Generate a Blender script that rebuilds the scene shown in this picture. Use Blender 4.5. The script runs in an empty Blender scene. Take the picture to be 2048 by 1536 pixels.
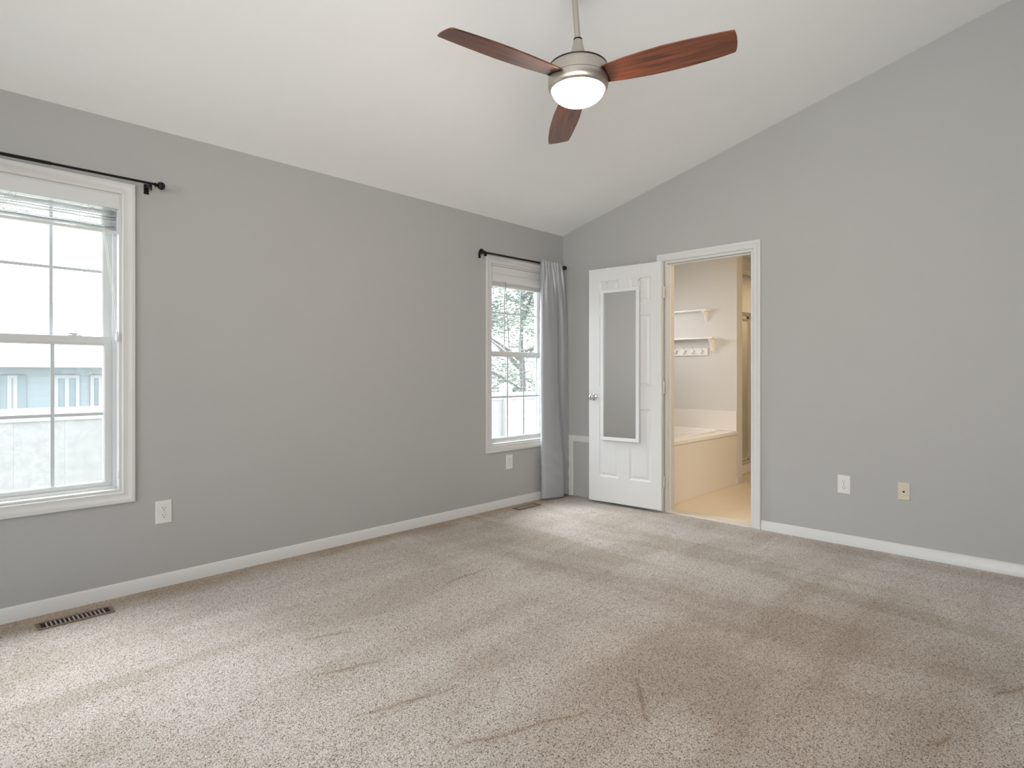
import bpy, math, random
from mathutils import Vector, Matrix
random.seed(7)
PI = math.pi
scene = bpy.context.scene
COL = scene.collection

# ------------------------------------------------------------------ place
H = 1.1406            # eye height
D = 3.535             # window wall (left)  : plane y = D
L = 4.358             # far wall with door  : plane x = L
XR, YR = -2.60, -2.50 # unseen rear and right walls
WH, SL = 2.44, 0.2486 # wall height at the windows and ceiling slope

# ------------------------------------------------------------------ camera
F, CY, HEAD = 1181.2, 745.7, math.radians(43.9955)
cam = bpy.data.cameras.new('camera')
co = bpy.data.objects.new('camera', cam); COL.objects.link(co)
cam.sensor_width = 36.0
cam.lens = F / 2048 * 36
cam.shift_y = -(768 - CY) / 2048
cam.clip_start = 0.02
fw = Vector((math.cos(HEAD), math.sin(HEAD), 0)); rt = Vector((math.sin(HEAD), -math.cos(HEAD), 0))
m = Matrix((rt, Vector((0, 0, 1)), -fw)).transposed().to_4x4()
m.translation = Vector((0, 0, H)); co.matrix_world = m
scene.camera = co

# ------------------------------------------------------------------ view, sky
scene.view_settings.view_transform = 'Standard'
scene.view_settings.look = 'None'
scene.view_settings.gamma = 1
scene.view_settings.use_curve_mapping = False
scene.view_settings.exposure = 0.0
scene.cycles.max_bounces = 12
scene.cycles.diffuse_bounces = 7
scene.cycles.glossy_bounces = 5
scene.cycles.transmission_bounces = 8
scene.cycles.transparent_max_bounces = 16
scene.cycles.caustics_reflective = False
scene.cycles.caustics_refractive = False
scene.cycles.sample_clamp_indirect = 4.0
scene.cycles.use_denoising = True

SKY = 9.0
w = bpy.data.worlds.new('overcast_sky'); scene.world = w; w.use_nodes = True
nt = w.node_tree; bg = nt.nodes['Background']
bg.inputs[1].default_value = SKY
tc = nt.nodes.new('ShaderNodeTexCoord'); sp = nt.nodes.new('ShaderNodeSeparateXYZ')
cr = nt.nodes.new('ShaderNodeValToRGB')
cr.color_ramp.elements[0].position = 0.45; cr.color_ramp.elements[0].color = (.55, .55, .52, 1)
cr.color_ramp.elements[1].position = 0.60; cr.color_ramp.elements[1].color = (.90, .95, 1, 1)
ma = nt.nodes.new('ShaderNodeMath'); ma.operation = 'MULTIPLY_ADD'
ma.inputs[1].default_value = .5; ma.inputs[2].default_value = .5
nt.links.new(tc.outputs['Generated'], sp.inputs[0]); nt.links.new(sp.outputs[2], ma.inputs[0])
nt.links.new(ma.outputs[0], cr.inputs[0]); nt.links.new(cr.outputs[0], bg.inputs[0])

def area(name, loc, tgt, sx, sy, power, col):
    l = bpy.data.lights.new(name, 'AREA'); l.shape = 'RECTANGLE'; l.size = sx; l.size_y = sy
    l.energy = power; l.color = col
    o = bpy.data.objects.new(name, l); COL.objects.link(o); o.location = loc
    o.rotation_euler = (Vector(tgt) - Vector(loc)).to_track_quat('-Z', 'Y').to_euler()
    return o
# added fill light, unseen beside the camera, aimed up at the far ceiling
fl = area('ceiling_fill', (-.45, -.50, 1.7), (3.5, 2.1, 2.85), 2.6, 1.8, 45, (.985, .985, .975)); fl.data.spread = math.radians(110)
# added fill light in the unseen opening behind the camera
area('rear_fill', (XR - .02, 0.8, 1.55), (1.6, .8, 3.0), 2.6, 1.5, 6, (1.0, .98, .96))
# hazy low sun behind the neighbour's house, coming in through the two windows of the left wall
sn = bpy.data.lights.new('hazy_sun', 'SUN'); sn.energy = 10.5; sn.angle = math.radians(48); sn.color = (.97, .985, 1.0)
so_ = bpy.data.objects.new('hazy_sun', sn); COL.objects.link(so_); so_.location = (3, 9, 6)
so_.rotation_euler = Vector((.0, -1, -1.15)).to_track_quat('-Z', 'Y').to_euler()
# bathroom: warm vanity lamps on the right, daylight from the window over the tub
area('bathroom_vanity_light', (4.85, 0.80, 1.95), (5.0, 2.6, 1.0), .7, .2, 18, (1.0, .68, .37))
area('shower_fill', (6.95, 3.30, 2.40), (6.95, 3.28, 0), .3, .3, 9, (1.0, .72, .40))  # added warm fill to brighten the shower, no fixture there
area('bathroom_window_daylight', (5.22, 3.64, 1.75), (5.6, 2.5, 1.2), 0.4, .35, 3.0, (1.0, .97, .95))

# ------------------------------------------------------------------ materials
def lin(c):
    return tuple((v / 255 / 12.92 if v / 255 <= .04045 else ((v / 255 + .055) / 1.055) ** 2.4) for v in c) + (1,)
def mat(name, rgb, rough=.5, metal=0, bump=0, scale=200, var=0, vscale=6, spec=.5, coat=0, trans=0):
    m = bpy.data.materials.new(name); m.use_nodes = True
    n = m.node_tree; b = n.nodes['Principled BSDF']
    b.inputs['Roughness'].default_value = rough; b.inputs['Metallic'].default_value = metal
    b.inputs['Specular IOR Level'].default_value = spec
    b.inputs['Coat Weight'].default_value = coat
    c = tuple(rgb) + (1,) if len(rgb) == 3 else rgb
    t = n.nodes.new('ShaderNodeTexCoord')
    no = n.nodes.new('ShaderNodeTexNoise'); no.inputs['Scale'].default_value = vscale; no.inputs['Detail'].default_value = 4
    n.links.new(t.outputs['Object'], no.inputs['Vector'])
    mx = n.nodes.new('ShaderNodeMix'); mx.data_type = 'RGBA'
    mx.inputs[6].default_value = tuple(v * (1 - var) for v in c[:3]) + (1,)
    mx.inputs[7].default_value = tuple(min(1, v * (1 + var)) for v in c[:3]) + (1,)
    n.links.new(no.outputs[0], mx.inputs[0]); n.links.new(mx.outputs[2], b.inputs['Base Color'])
    if bump:
        nb = n.nodes.new('ShaderNodeTexNoise'); nb.inputs['Scale'].default_value = scale; nb.inputs['Detail'].default_value = 3
        n.links.new(t.outputs['Object'], nb.inputs['Vector'])
        bu = n.nodes.new('ShaderNodeBump'); bu.inputs['Strength'].default_value = bump; bu.inputs['Distance'].default_value = .002
        n.links.new(nb.outputs[0], bu.inputs['Height']); n.links.new(bu.outputs[0], b.inputs['Normal'])
    return m

M = {}
M['wall'] = mat('grey_wall_paint', (.405, .405, .398), .6, bump=.12, scale=260, var=.012, vscale=3, spec=.3)
M['ceil'] = mat('ceiling_paint', (.88, .89, .89), .8, bump=.1, scale=180, var=.01, spec=.2)
M['trim'] = mat('white_trim_paint', (.62, .62, .61), .35, var=.01, spec=.45)
M['door'] = mat('white_door_paint', (.66, .665, .665), .38, bump=.05, scale=90, var=.01, spec=.45)
M['vinyl'] = mat('white_vinyl', (.60, .61, .61), .35, var=.01)
M['grille'] = mat('window_grille', (.55, .58, .61), .4, var=.01)
M['plastic'] = mat('white_plastic', (.68, .68, .67), .35, var=.01)
M['ivory'] = mat('ivory_plastic', (.58, .53, .42), .4, var=.01)
M['dark'] = mat('dark_hole', (.012, .010, .010), .8, var=.1)
M['black'] = mat('black_metal', (.012, .012, .014), .35, metal=.6, var=.1, vscale=30)
M['blind'] = mat('white_blind_slat', (.64, .65, .65), .4, var=.02)
M['cord'] = mat('blind_cord', (.82, .82, .80), .7, var=.03, vscale=80)
M['wand'] = mat('clear_grey_wand', (.32, .33, .34), .2, var=.05)
M['chrome'] = mat('chrome', (.82, .82, .82), .12, metal=1, var=.02)
M['vent'] = mat('brown_register_metal', (.19, .125, .095), .45, metal=.3, var=.25, vscale=40)
M['mirror'] = mat('mirror_glass', (.86, .87, .87), .0, metal=1, var=0)
M['mirror_frame'] = mat('mirror_frame_white', (.70, .72, .73), .4, var=.01)
M['bath_wall'] = mat('bathroom_wall_paint', (.64, .645, .64), .6, var=.01, bump=.05)
M['shelf'] = mat('white_shelf_paint', (.86, .86, .85), .35, var=.01)
M['tile'] = None
M['tub'] = mat('tub_acrylic', (.86, .85, .83), .12, var=.01, coat=.4)
M['shower_frame'] = mat('shower_frame_metal', (.72, .66, .56), .3, metal=.35, var=.05)
M['gasket'] = mat('dark_gasket', (.10, .055, .025), .5, var=.1)
M['hinge'] = mat('painted_hinge', (.60, .59, .56), .4, metal=.0, var=.2, vscale=60)

def brushed():
    m = mat('brushed_nickel', (.50, .465, .415), .34, metal=.92, var=.06, vscale=3)
    n = m.node_tree; b = n.nodes['Principled BSDF']
    t = n.nodes.new('ShaderNodeTexCoord'); mp = n.nodes.new('ShaderNodeMapping'); mp.inputs['Scale'].default_value = (6, 6, 900)
    no = n.nodes.new('ShaderNodeTexNoise'); no.inputs['Scale'].default_value = 1
    bu = n.nodes.new('ShaderNodeBump'); bu.inputs['Strength'].default_value = .05; bu.inputs['Distance'].default_value = .001
    n.links.new(t.outputs['Object'], mp.inputs[0]); n.links.new(mp.outputs[0], no.inputs['Vector'])
    n.links.new(no.outputs[0], bu.inputs['Height']); n.links.new(bu.outputs[0], b.inputs['Normal'])
    b.inputs['Anisotropic'].default_value = .6
    return m
M['nickel'] = brushed()

def wood():
    m = bpy.data.materials.new('walnut_blade'); m.use_nodes = True
    n = m.node_tree; b = n.nodes['Principled BSDF']
    t = n.nodes.new('ShaderNodeTexCoord'); mp = n.nodes.new('ShaderNodeMapping'); mp.inputs['Scale'].default_value = (2.2, 34, 34)
    no = n.nodes.new('ShaderNodeTexNoise'); no.inputs['Scale'].default_value = 1.6; no.inputs['Detail'].default_value = 8; no.inputs['Distortion'].default_value = 1.2
    n.links.new(t.outputs['Object'], mp.inputs[0]); n.links.new(mp.outputs[0], no.inputs['Vector'])
    mp2 = n.nodes.new('ShaderNodeMapping'); mp2.inputs['Scale'].default_value = (5, 220, 220)
    n2 = n.nodes.new('ShaderNodeTexNoise'); n2.inputs['Scale'].default_value = 1; n2.inputs['Detail'].default_value = 3
    n.links.new(t.outputs['Object'], mp2.inputs[0]); n.links.new(mp2.outputs[0], n2.inputs['Vector'])
    ad = n.nodes.new('ShaderNodeMath'); ad.operation = 'MULTIPLY_ADD'; ad.inputs[1].default_value = .35
    n.links.new(n2.outputs[0], ad.inputs[0]); n.links.new(no.outputs[0], ad.inputs[2])
    r = n.nodes.new('ShaderNodeValToRGB')
    r.color_ramp.elements[0].position = .48; r.color_ramp.elements[0].color = (.040, .011, .005, 1)
    r.color_ramp.elements[1].position = .86; r.color_ramp.elements[1].color = (.20, .056, .022, 1)
    e = r.color_ramp.elements.new(.64); e.color = (.11, .029, .012, 1)
    n.links.new(ad.outputs[0], r.inputs[0]); n.links.new(r.outputs[0], b.inputs['Base Color'])
    b.inputs['Roughness'].default_value = .30
    b.inputs['Specular IOR Level'].default_value = .7
    b.inputs['Coat Weight'].default_value = .35; b.inputs['Coat Roughness'].default_value = .25
    return m
M['wood'] = wood()

def carpet():
    m = bpy.data.materials.new('carpet_pile'); m.use_nodes = True
    n = m.node_tree; b = n.nodes['Principled BSDF']
    t = n.nodes.new('ShaderNodeTexCoord')
    def noise(s, d=2, dist=0, sc=None):
        q = n.nodes.new('ShaderNodeTexNoise'); q.inputs['Scale'].default_value = s; q.inputs['Detail'].default_value = d
        q.inputs['Distortion'].default_value = dist
        if sc:
            mp = n.nodes.new('ShaderNodeMapping'); mp.inputs['Scale'].default_value = sc[0]; mp.inputs['Rotation'].default_value = (0, 0, sc[1])
            n.links.new(t.outputs['Object'], mp.inputs[0]); n.links.new(mp.outputs[0], q.inputs['Vector'])
        else: n.links.new(t.outputs['Object'], q.inputs['Vector'])
        return q
    def ramp(src, pts):
        r = n.nodes.new('ShaderNodeValToRGB'); r.color_ramp.elements[0].position = pts[0][0]; r.color_ramp.elements[0].color = tuple(pts[0][1]) + (1,)
        r.color_ramp.elements[1].position = pts[-1][0]; r.color_ramp.elements[1].color = tuple(pts[-1][1]) + (1,)
        for p, c in pts[1:-1]:
            e = r.color_ramp.elements.new(p); e.color = tuple(c) + (1,)
        n.links.new(src, r.inputs[0]); return r
    def mix(a, bb, fac, mode='MIX'):
        x = n.nodes.new('ShaderNodeMix'); x.data_type = 'RGBA'; x.blend_type = mode
        for s, i in ((a, 6), (bb, 7), (fac, 0)):
            if isinstance(s, (int, float)): x.inputs[i].default_value = s
            elif isinstance(s, tuple): x.inputs[i].default_value = s
            else: n.links.new(s, x.inputs[i])
        return x.outputs[2]
    # tufts: one colour per twisted yarn
    vo = n.nodes.new('ShaderNodeTexVoronoi'); vo.inputs['Scale'].default_value = 275
    wob = noise(60, 2)
    mv = n.nodes.new('ShaderNodeVectorMath'); mv.operation = 'MULTIPLY_ADD'; mv.inputs[1].default_value = (.012, .012, .012)
    n.links.new(wob.outputs[1], mv.inputs[0]); n.links.new(t.outputs['Object'], mv.inputs[2]); n.links.new(mv.outputs[0], vo.inputs['Vector'])
    sx = n.nodes.new('ShaderNodeSeparateColor'); n.links.new(vo.outputs['Color'], sx.inputs[0])
    yarn = ramp(sx.outputs[0], [(.0, (.20, .12, .075)), (.05, (.30, .19, .13)), (.11, (.36, .335, .29)), (.20, (.56, .525, .48)), (.5, (.69, .665, .63)), (1, (.84, .825, .805))])
    fine = ramp(noise(520, 3).outputs[0], [(.34, (.60, .57, .55)), (.50, (.95, .95, .95)), (.66, (1.1, 1.1, 1.1))])
    c = mix(yarn.outputs[0], fine.outputs[0], 1.0, 'MULTIPLY')
    # gaps between yarn ends painted darker, as shade in the hollows between tufts
    gap = ramp(vo.outputs['Distance'], [(.0, (1, 1, 1)), (.42, (.95, .94, .93)), (.80, (.42, .33, .27))])
    c = mix(c, gap.outputs[0], .75, 'MULTIPLY')
    # brushed nap: vacuum strokes and footprints show less of the pale yarn tips
    stroke = noise(1, 3, .6, ((.75, 3.6, 1), -.30)); s1 = ramp(stroke.outputs[0], [(.42, (.82, .785, .74)), (.50, (.97, .965, .96)), (.56, (1.04, 1.04, 1.04))])
    patch = noise(1.5, 4, .4); s2 = ramp(patch.outputs[0], [(.40, (.88, .85, .82)), (.55, (1, 1, 1))])
    c = mix(c, s1.outputs[0], .62, 'MULTIPLY')
    st2 = noise(1, 3, .3, ((3.4, .55, 1), -.12)); s3 = ramp(st2.outputs[0], [(.44, (.84, .80, .75)), (.50, (1, 1, 1)), (.58, (1.06, 1.06, 1.06))])
    xs_ = n.nodes.new('ShaderNodeSeparateXYZ'); n.links.new(t.outputs['Object'], xs_.inputs[0])
    mr = n.nodes.new('ShaderNodeMapRange'); mr.inputs[1].default_value = 1.9; mr.inputs[2].default_value = 2.7; mr.inputs[4].default_value = .75; n.links.new(xs_.outputs[0], mr.inputs[0])
    c = mix(c, s3.outputs[0], mr.outputs[0], 'MULTIPLY'); c = mix(c, s2.outputs[0], .7, 'MULTIPLY')
    # thin furrows parted in the pile by the vacuum, each a short crooked line
    def vm(op, a, bb=None, c3=None):
        q = n.nodes.new('ShaderNodeVectorMath'); q.operation = op
        for k, v_ in enumerate((a, bb, c3)):
            if v_ is None: continue
            if isinstance(v_, tuple): q.inputs[k].default_value = v_
            elif isinstance(v_, (int, float)): q.inputs[3].default_value = v_
            else: n.links.new(v_, q.inputs[k])
        return q
    def mt(op, a, bb=0, cl=False):
        q = n.nodes.new('ShaderNodeMath'); q.operation = op; q.use_clamp = cl
        for k, v_ in enumerate((a, bb)):
            if isinstance(v_, (int, float)): q.inputs[k].default_value = v_
            else: n.links.new(v_, q.inputs[k])
        return q.outputs[0]
    wn = noise(9, 3); off = vm('SUBTRACT', wn.outputs[1], (.5, .5, .5)); wp = vm('MULTIPLY_ADD', off.outputs[0], (.05, .05, 0), t.outputs['Object'])
    dmin = None
    for (ax, ay, bx, by) in ((1.09, 2.07, 1.33, 2.0), (1.05, 1.74, 1.38, 1.637), (1.157, 1.376, 1.363, 1.30), (1.363, 1.30, 1.60, 1.21), (1.90, 1.20, 1.70, 1.02),
                             (1.20, 2.39, 1.38, 2.32), (2.2, .33, 2.30, .30), (2.69, .233, 2.83, .156), (2.06, 2.474, 2.36, 2.50)):
        d2 = ((bx - ax) ** 2 + (by - ay) ** 2)
        pa = vm('SUBTRACT', wp.outputs[0], (ax, ay, 0)).outputs[0]
        h = mt('DIVIDE', vm('DOT_PRODUCT', pa, (bx - ax, by - ay, 0)).outputs[1], d2, True)
        cb = n.nodes.new('ShaderNodeVectorMath'); cb.operation = 'SCALE'; cb.inputs[0].default_value = (bx - ax, by - ay, 0); n.links.new(h, cb.inputs[3])
        dist = vm('LENGTH', vm('SUBTRACT', pa, cb.outputs[0]).outputs[0]).outputs[1]
        taper = mt('ADD', dist, mt('MULTIPLY', mt('ABSOLUTE', mt('SUBTRACT', h, .5)), .007))
        dmin = taper if dmin is None else mt('MINIMUM', dmin, taper)
    fur = ramp(dmin, [(0, (.58, .48, .39)), (.0035, (.74, .66, .58)), (.010, (.93, .91, .88)), (.028, (1, 1, 1))])
    c = mix(c, fur.outputs[0], 1.0, 'MULTIPLY')
    # soft patch of browner, darker pile colour towards the right of the room
    pn = noise(1.6, 3); pp = vm('MULTIPLY_ADD', pn.outputs[1], (.9, .9, 0), t.outputs['Object'])
    rad = vm('LENGTH', vm('MULTIPLY', vm('SUBTRACT', pp.outputs[0], (2.45 + .45, .75 + .45, 0)).outputs[0], (.62, 1.0, 0)).outputs[0]).outputs[1]
    brown_patch = ramp(rad, [(.25, (.82, .765, .70)), (.6, (.91, .88, .84)), (1.0, (1, 1, 1))])
    c = mix(c, brown_patch.outputs[0], 1.0, 'MULTIPLY')
    # strip along the skirting in a browner, darker pile colour
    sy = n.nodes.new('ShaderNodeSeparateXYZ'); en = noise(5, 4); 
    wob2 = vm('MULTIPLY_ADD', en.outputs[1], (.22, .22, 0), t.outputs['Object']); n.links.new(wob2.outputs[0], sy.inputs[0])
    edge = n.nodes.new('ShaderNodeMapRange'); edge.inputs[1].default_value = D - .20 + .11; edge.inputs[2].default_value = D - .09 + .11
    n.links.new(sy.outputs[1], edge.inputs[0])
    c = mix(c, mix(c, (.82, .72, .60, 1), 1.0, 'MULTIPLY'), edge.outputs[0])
    n.links.new(c, b.inputs['Base Color'])
    b.inputs['Roughness'].default_value = 1; b.inputs['Specular IOR Level'].default_value = .05
    b.inputs['Sheen Weight'].default_value = .25; b.inputs['Sheen Roughness'].default_value = .5
    hh = n.nodes.new('ShaderNodeMath'); hh.operation = 'MULTIPLY_ADD'; hh.inputs[1].default_value = -.9
    n.links.new(vo.outputs['Distance'], hh.inputs[0])
    f2 = noise(300, 3); n.links.new(f2.outputs[0], hh.inputs[2])
    bu = n.nodes.new('ShaderNodeBump'); bu.inputs['Strength'].default_value = .55; bu.inputs['Distance'].default_value = .006
    n.links.new(hh.outputs[0], bu.inputs['Height'])
    f3 = noise(9, 4, .5, ((1, 2.2, 1), -.3)); bu2 = n.nodes.new('ShaderNodeBump'); bu2.inputs['Strength'].default_value = .5; bu2.inputs['Distance'].default_value = .02
    n.links.new(f3.outputs[0], bu2.inputs['Height']); n.links.new(bu2.outputs[0], bu.inputs['Normal'])
    n.links.new(bu.outputs[0], b.inputs['Normal'])
    return m
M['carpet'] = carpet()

def tile(name, c1, c2, grout, wd, ht, axis):
    m = bpy.data.materials.new(name); m.use_nodes = True
    n = m.node_tree; b = n.nodes['Principled BSDF']
    t = n.nodes.new('ShaderNodeTexCoord'); s = n.nodes.new('ShaderNodeSeparateXYZ'); c = n.nodes.new('ShaderNodeCombineXYZ')
    n.links.new(t.outputs['Object'], s.inputs[0])
    ax = {'xz': (0, 2), 'yz': (1, 2), 'xy': (0, 1)}[axis]
    n.links.new(s.outputs[ax[0]], c.inputs[0]); n.links.new(s.outputs[ax[1]], c.inputs[1])
    br = n.nodes.new('ShaderNodeTexBrick'); br.offset = 0; br.inputs['Scale'].default_value = 1
    br.inputs['Brick Width'].default_value = wd; br.inputs['Row Height'].default_value = ht; br.inputs['Mortar Size'].default_value = .002
    br.inputs['Color1'].default_value = c1 + (1,); br.inputs['Color2'].default_value = c2 + (1,); br.inputs['Mortar'].default_value = grout + (1,)
    n.links.new(c.outputs[0], br.inputs['Vector']); n.links.new(br.outputs[0], b.inputs['Base Color'])
    b.inputs['Roughness'].default_value = .3
    return m
M['tile'] = tile('white_wall_tile', (.78, .76, .73), (.775, .755, .725), (.755, .73, .69), .152, .152, 'xz')
M['tile_yz'] = tile('white_splash_tile', (.78, .76, .74), (.775, .755, .735), (.765, .745, .72), .152, .152, 'yz')
M['tile_floor'] = tile('beige_floor_tile', (.80, .72, .57), (.78, .70, .55), (.70, .60, .46), .30, .30, 'xy')

def glass(name, tint, gl=.05, haze=0.0):
    m = bpy.data.materials.new(name); m.use_nodes = True
    n = m.node_tree; n.nodes.clear()
    o = n.nodes.new('ShaderNodeOutputMaterial'); tr = n.nodes.new('ShaderNodeBsdfTransparent'); tr.inputs[0].default_value = tint + (1,)
    g = n.nodes.new('ShaderNodeBsdfGlossy'); g.inputs['Roughness'].default_value = .02
    x = n.nodes.new('ShaderNodeMixShader')
    lw = n.nodes.new('ShaderNodeLayerWeight'); lw.inputs[0].default_value = .5
    pw = n.nodes.new('ShaderNodeMath'); pw.operation = 'POWER'; pw.inputs[1].default_value = 5; n.links.new(lw.outputs[1], pw.inputs[0])
    fr = n.nodes.new('ShaderNodeMath'); fr.operation = 'MULTIPLY_ADD'; fr.inputs[1].default_value = .6; fr.inputs[2].default_value = .025; n.links.new(pw.outputs[0], fr.inputs[0])
    n.links.new(fr.outputs[0], x.inputs[0]); n.links.new(tr.outputs[0], x.inputs[1]); n.links.new(g.outputs[0], x.inputs[2])
    out = x
    if haze:
        d = n.nodes.new('ShaderNodeBsdfTranslucent'); d.inputs[0].default_value = (.8, .82, .83, 1)
        y = n.nodes.new('ShaderNodeMixShader'); y.inputs[0].default_value = haze
        n.links.new(x.outputs[0], y.inputs[1]); n.links.new(d.outputs[0], y.inputs[2]); out = y
    n.links.new(out.outputs[0], o.inputs[0])
    return m
M['glass'] = glass('window_pane', (.96, .98, .975), haze=.008)
M['shower_glass'] = glass('shower_pane', (.88, .85, .76), haze=.55)
def screen():
    m = bpy.data.materials.new('insect_screen'); m.use_nodes = True
    n = m.node_tree; n.nodes.clear()
    o = n.nodes.new('ShaderNodeOutputMaterial'); tr = n.nodes.new('ShaderNodeBsdfTransparent')
    d = n.nodes.new('ShaderNodeBsdfTranslucent'); d.inputs[0].default_value = (.30, .30, .30, 1)
    t = n.nodes.new('ShaderNodeTexCoord'); no = n.nodes.new('ShaderNodeTexNoise'); no.inputs['Scale'].default_value = 70; no.inputs['Detail'].default_value = 5
    n2 = n.nodes.new('ShaderNodeTexNoise'); n2.inputs['Scale'].default_value = 3; n2.inputs['Detail'].default_value = 3
    mu = n.nodes.new('ShaderNodeMath'); mu.operation = 'MULTIPLY'
    r = n.nodes.new('ShaderNodeMapRange'); r.inputs[1].default_value = .22; r.inputs[2].default_value = .36; r.inputs[3].default_value = .05; r.inputs[4].default_value = .16
    n.links.new(t.outputs['Object'], no.inputs['Vector']); n.links.new(t.outputs['Object'], n2.inputs['Vector'])
    n.links.new(no.outputs[0], mu.inputs[0]); n.links.new(n2.outputs[0], mu.inputs[1]); n.links.new(mu.outputs[0], r.inputs[0])
    x = n.nodes.new('ShaderNodeMixShader'); n.links.new(r.outputs[0], x.inputs[0])
    n.links.new(tr.outputs[0], x.inputs[1]); n.links.new(d.outputs[0], x.inputs[2]); n.links.new(x.outputs[0], o.inputs[0])
    return m
M['screen'] = screen()
def emis(name, col, s):
    m = bpy.data.materials.new(name); m.use_nodes = True
    b = m.node_tree.nodes['Principled BSDF']; b.inputs['Base Color'].default_value = (.9, .88, .84, 1)
    b.inputs['Emission Color'].default_value = col + (1,); b.inputs['Emission Strength'].default_value = s
    return m
M['bowl'] = emis('frosted_lamp_glass', (1.0, .74, .48), 85)

def curtain_mat():
    m = bpy.data.materials.new('grey_satin_curtain'); m.use_nodes = True
    n = m.node_tree; b = n.nodes['Principled BSDF']
    t = n.nodes.new('ShaderNodeTexCoord'); mp = n.nodes.new('ShaderNodeMapping'); mp.inputs['Scale'].default_value = (400, 400, 60)
    no = n.nodes.new('ShaderNodeTexNoise'); no.inputs['Scale'].default_value = 1; no.inputs['Detail'].default_value = 2
    n.links.new(t.outputs['Object'], mp.inputs[0]); n.links.new(mp.outputs[0], no.inputs['Vector'])
    r = n.nodes.new('ShaderNodeValToRGB'); r.color_ramp.elements[0].color = (.28, .287, .30, 1); r.color_ramp.elements[1].color = (.37, .38, .40, 1)
    n.links.new(no.outputs[0], r.inputs[0]); n.links.new(r.outputs[0], b.inputs['Base Color'])
    b.inputs['Roughness'].default_value = .42; b.inputs['Sheen Weight'].default_value = .35
    b.inputs['Specular IOR Level'].default_value = .9
    return m
M['curtain'] = curtain_mat()
# outdoors
M['siding'] = None
def siding():
    m = mat('pale_blue_siding', (.145, .175, .195), .6, var=.03, vscale=2)
    n = m.node_tree; b = n.nodes['Principled BSDF']
    t = n.nodes.new('ShaderNodeTexCoord'); wv = n.nodes.new('ShaderNodeTexWave'); wv.bands_direction = 'Z'; wv.wave_profile = 'SAW'
    wv.inputs['Scale'].default_value = .314 / .20 * 1.0
    n.links.new(t.outputs['Object'], wv.inputs['Vector'])
    bu = n.nodes.new('ShaderNodeBump'); bu.inputs['Strength'].default_value = 1; bu.inputs['Distance'].default_value = .05
    n.links.new(wv.outputs[1], bu.inputs['Height']); n.links.new(bu.outputs[0], b.inputs['Normal'])
    return m
M['siding'] = siding()
M['shingle'] = mat('pale_roof_shingles', (.17, .17, .17), .8, bump=.3, scale=20, var=.08, vscale=8)
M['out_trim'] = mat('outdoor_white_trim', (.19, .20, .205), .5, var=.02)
M['shutter'] = mat('blue_grey_shutter', (.095, .12, .135), .5, var=.05)
M['out_pane'] = mat('dark_house_pane', (.10, .128, .145), .2, var=.1)
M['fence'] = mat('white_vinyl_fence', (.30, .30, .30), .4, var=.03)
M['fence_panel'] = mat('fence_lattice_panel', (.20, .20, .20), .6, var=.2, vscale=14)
M['lawn'] = mat('dry_lawn', (.38, .38, .34), .95, bump=.5, scale=60, var=.25, vscale=20)
M['leaf'] = mat('tree_leaf', (.15, .18, .15), .6, var=.35, vscale=2.2)
M['bark'] = mat('tree_bark', (.09, .085, .08), .9, bump=.5, scale=30, var=.2)

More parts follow.
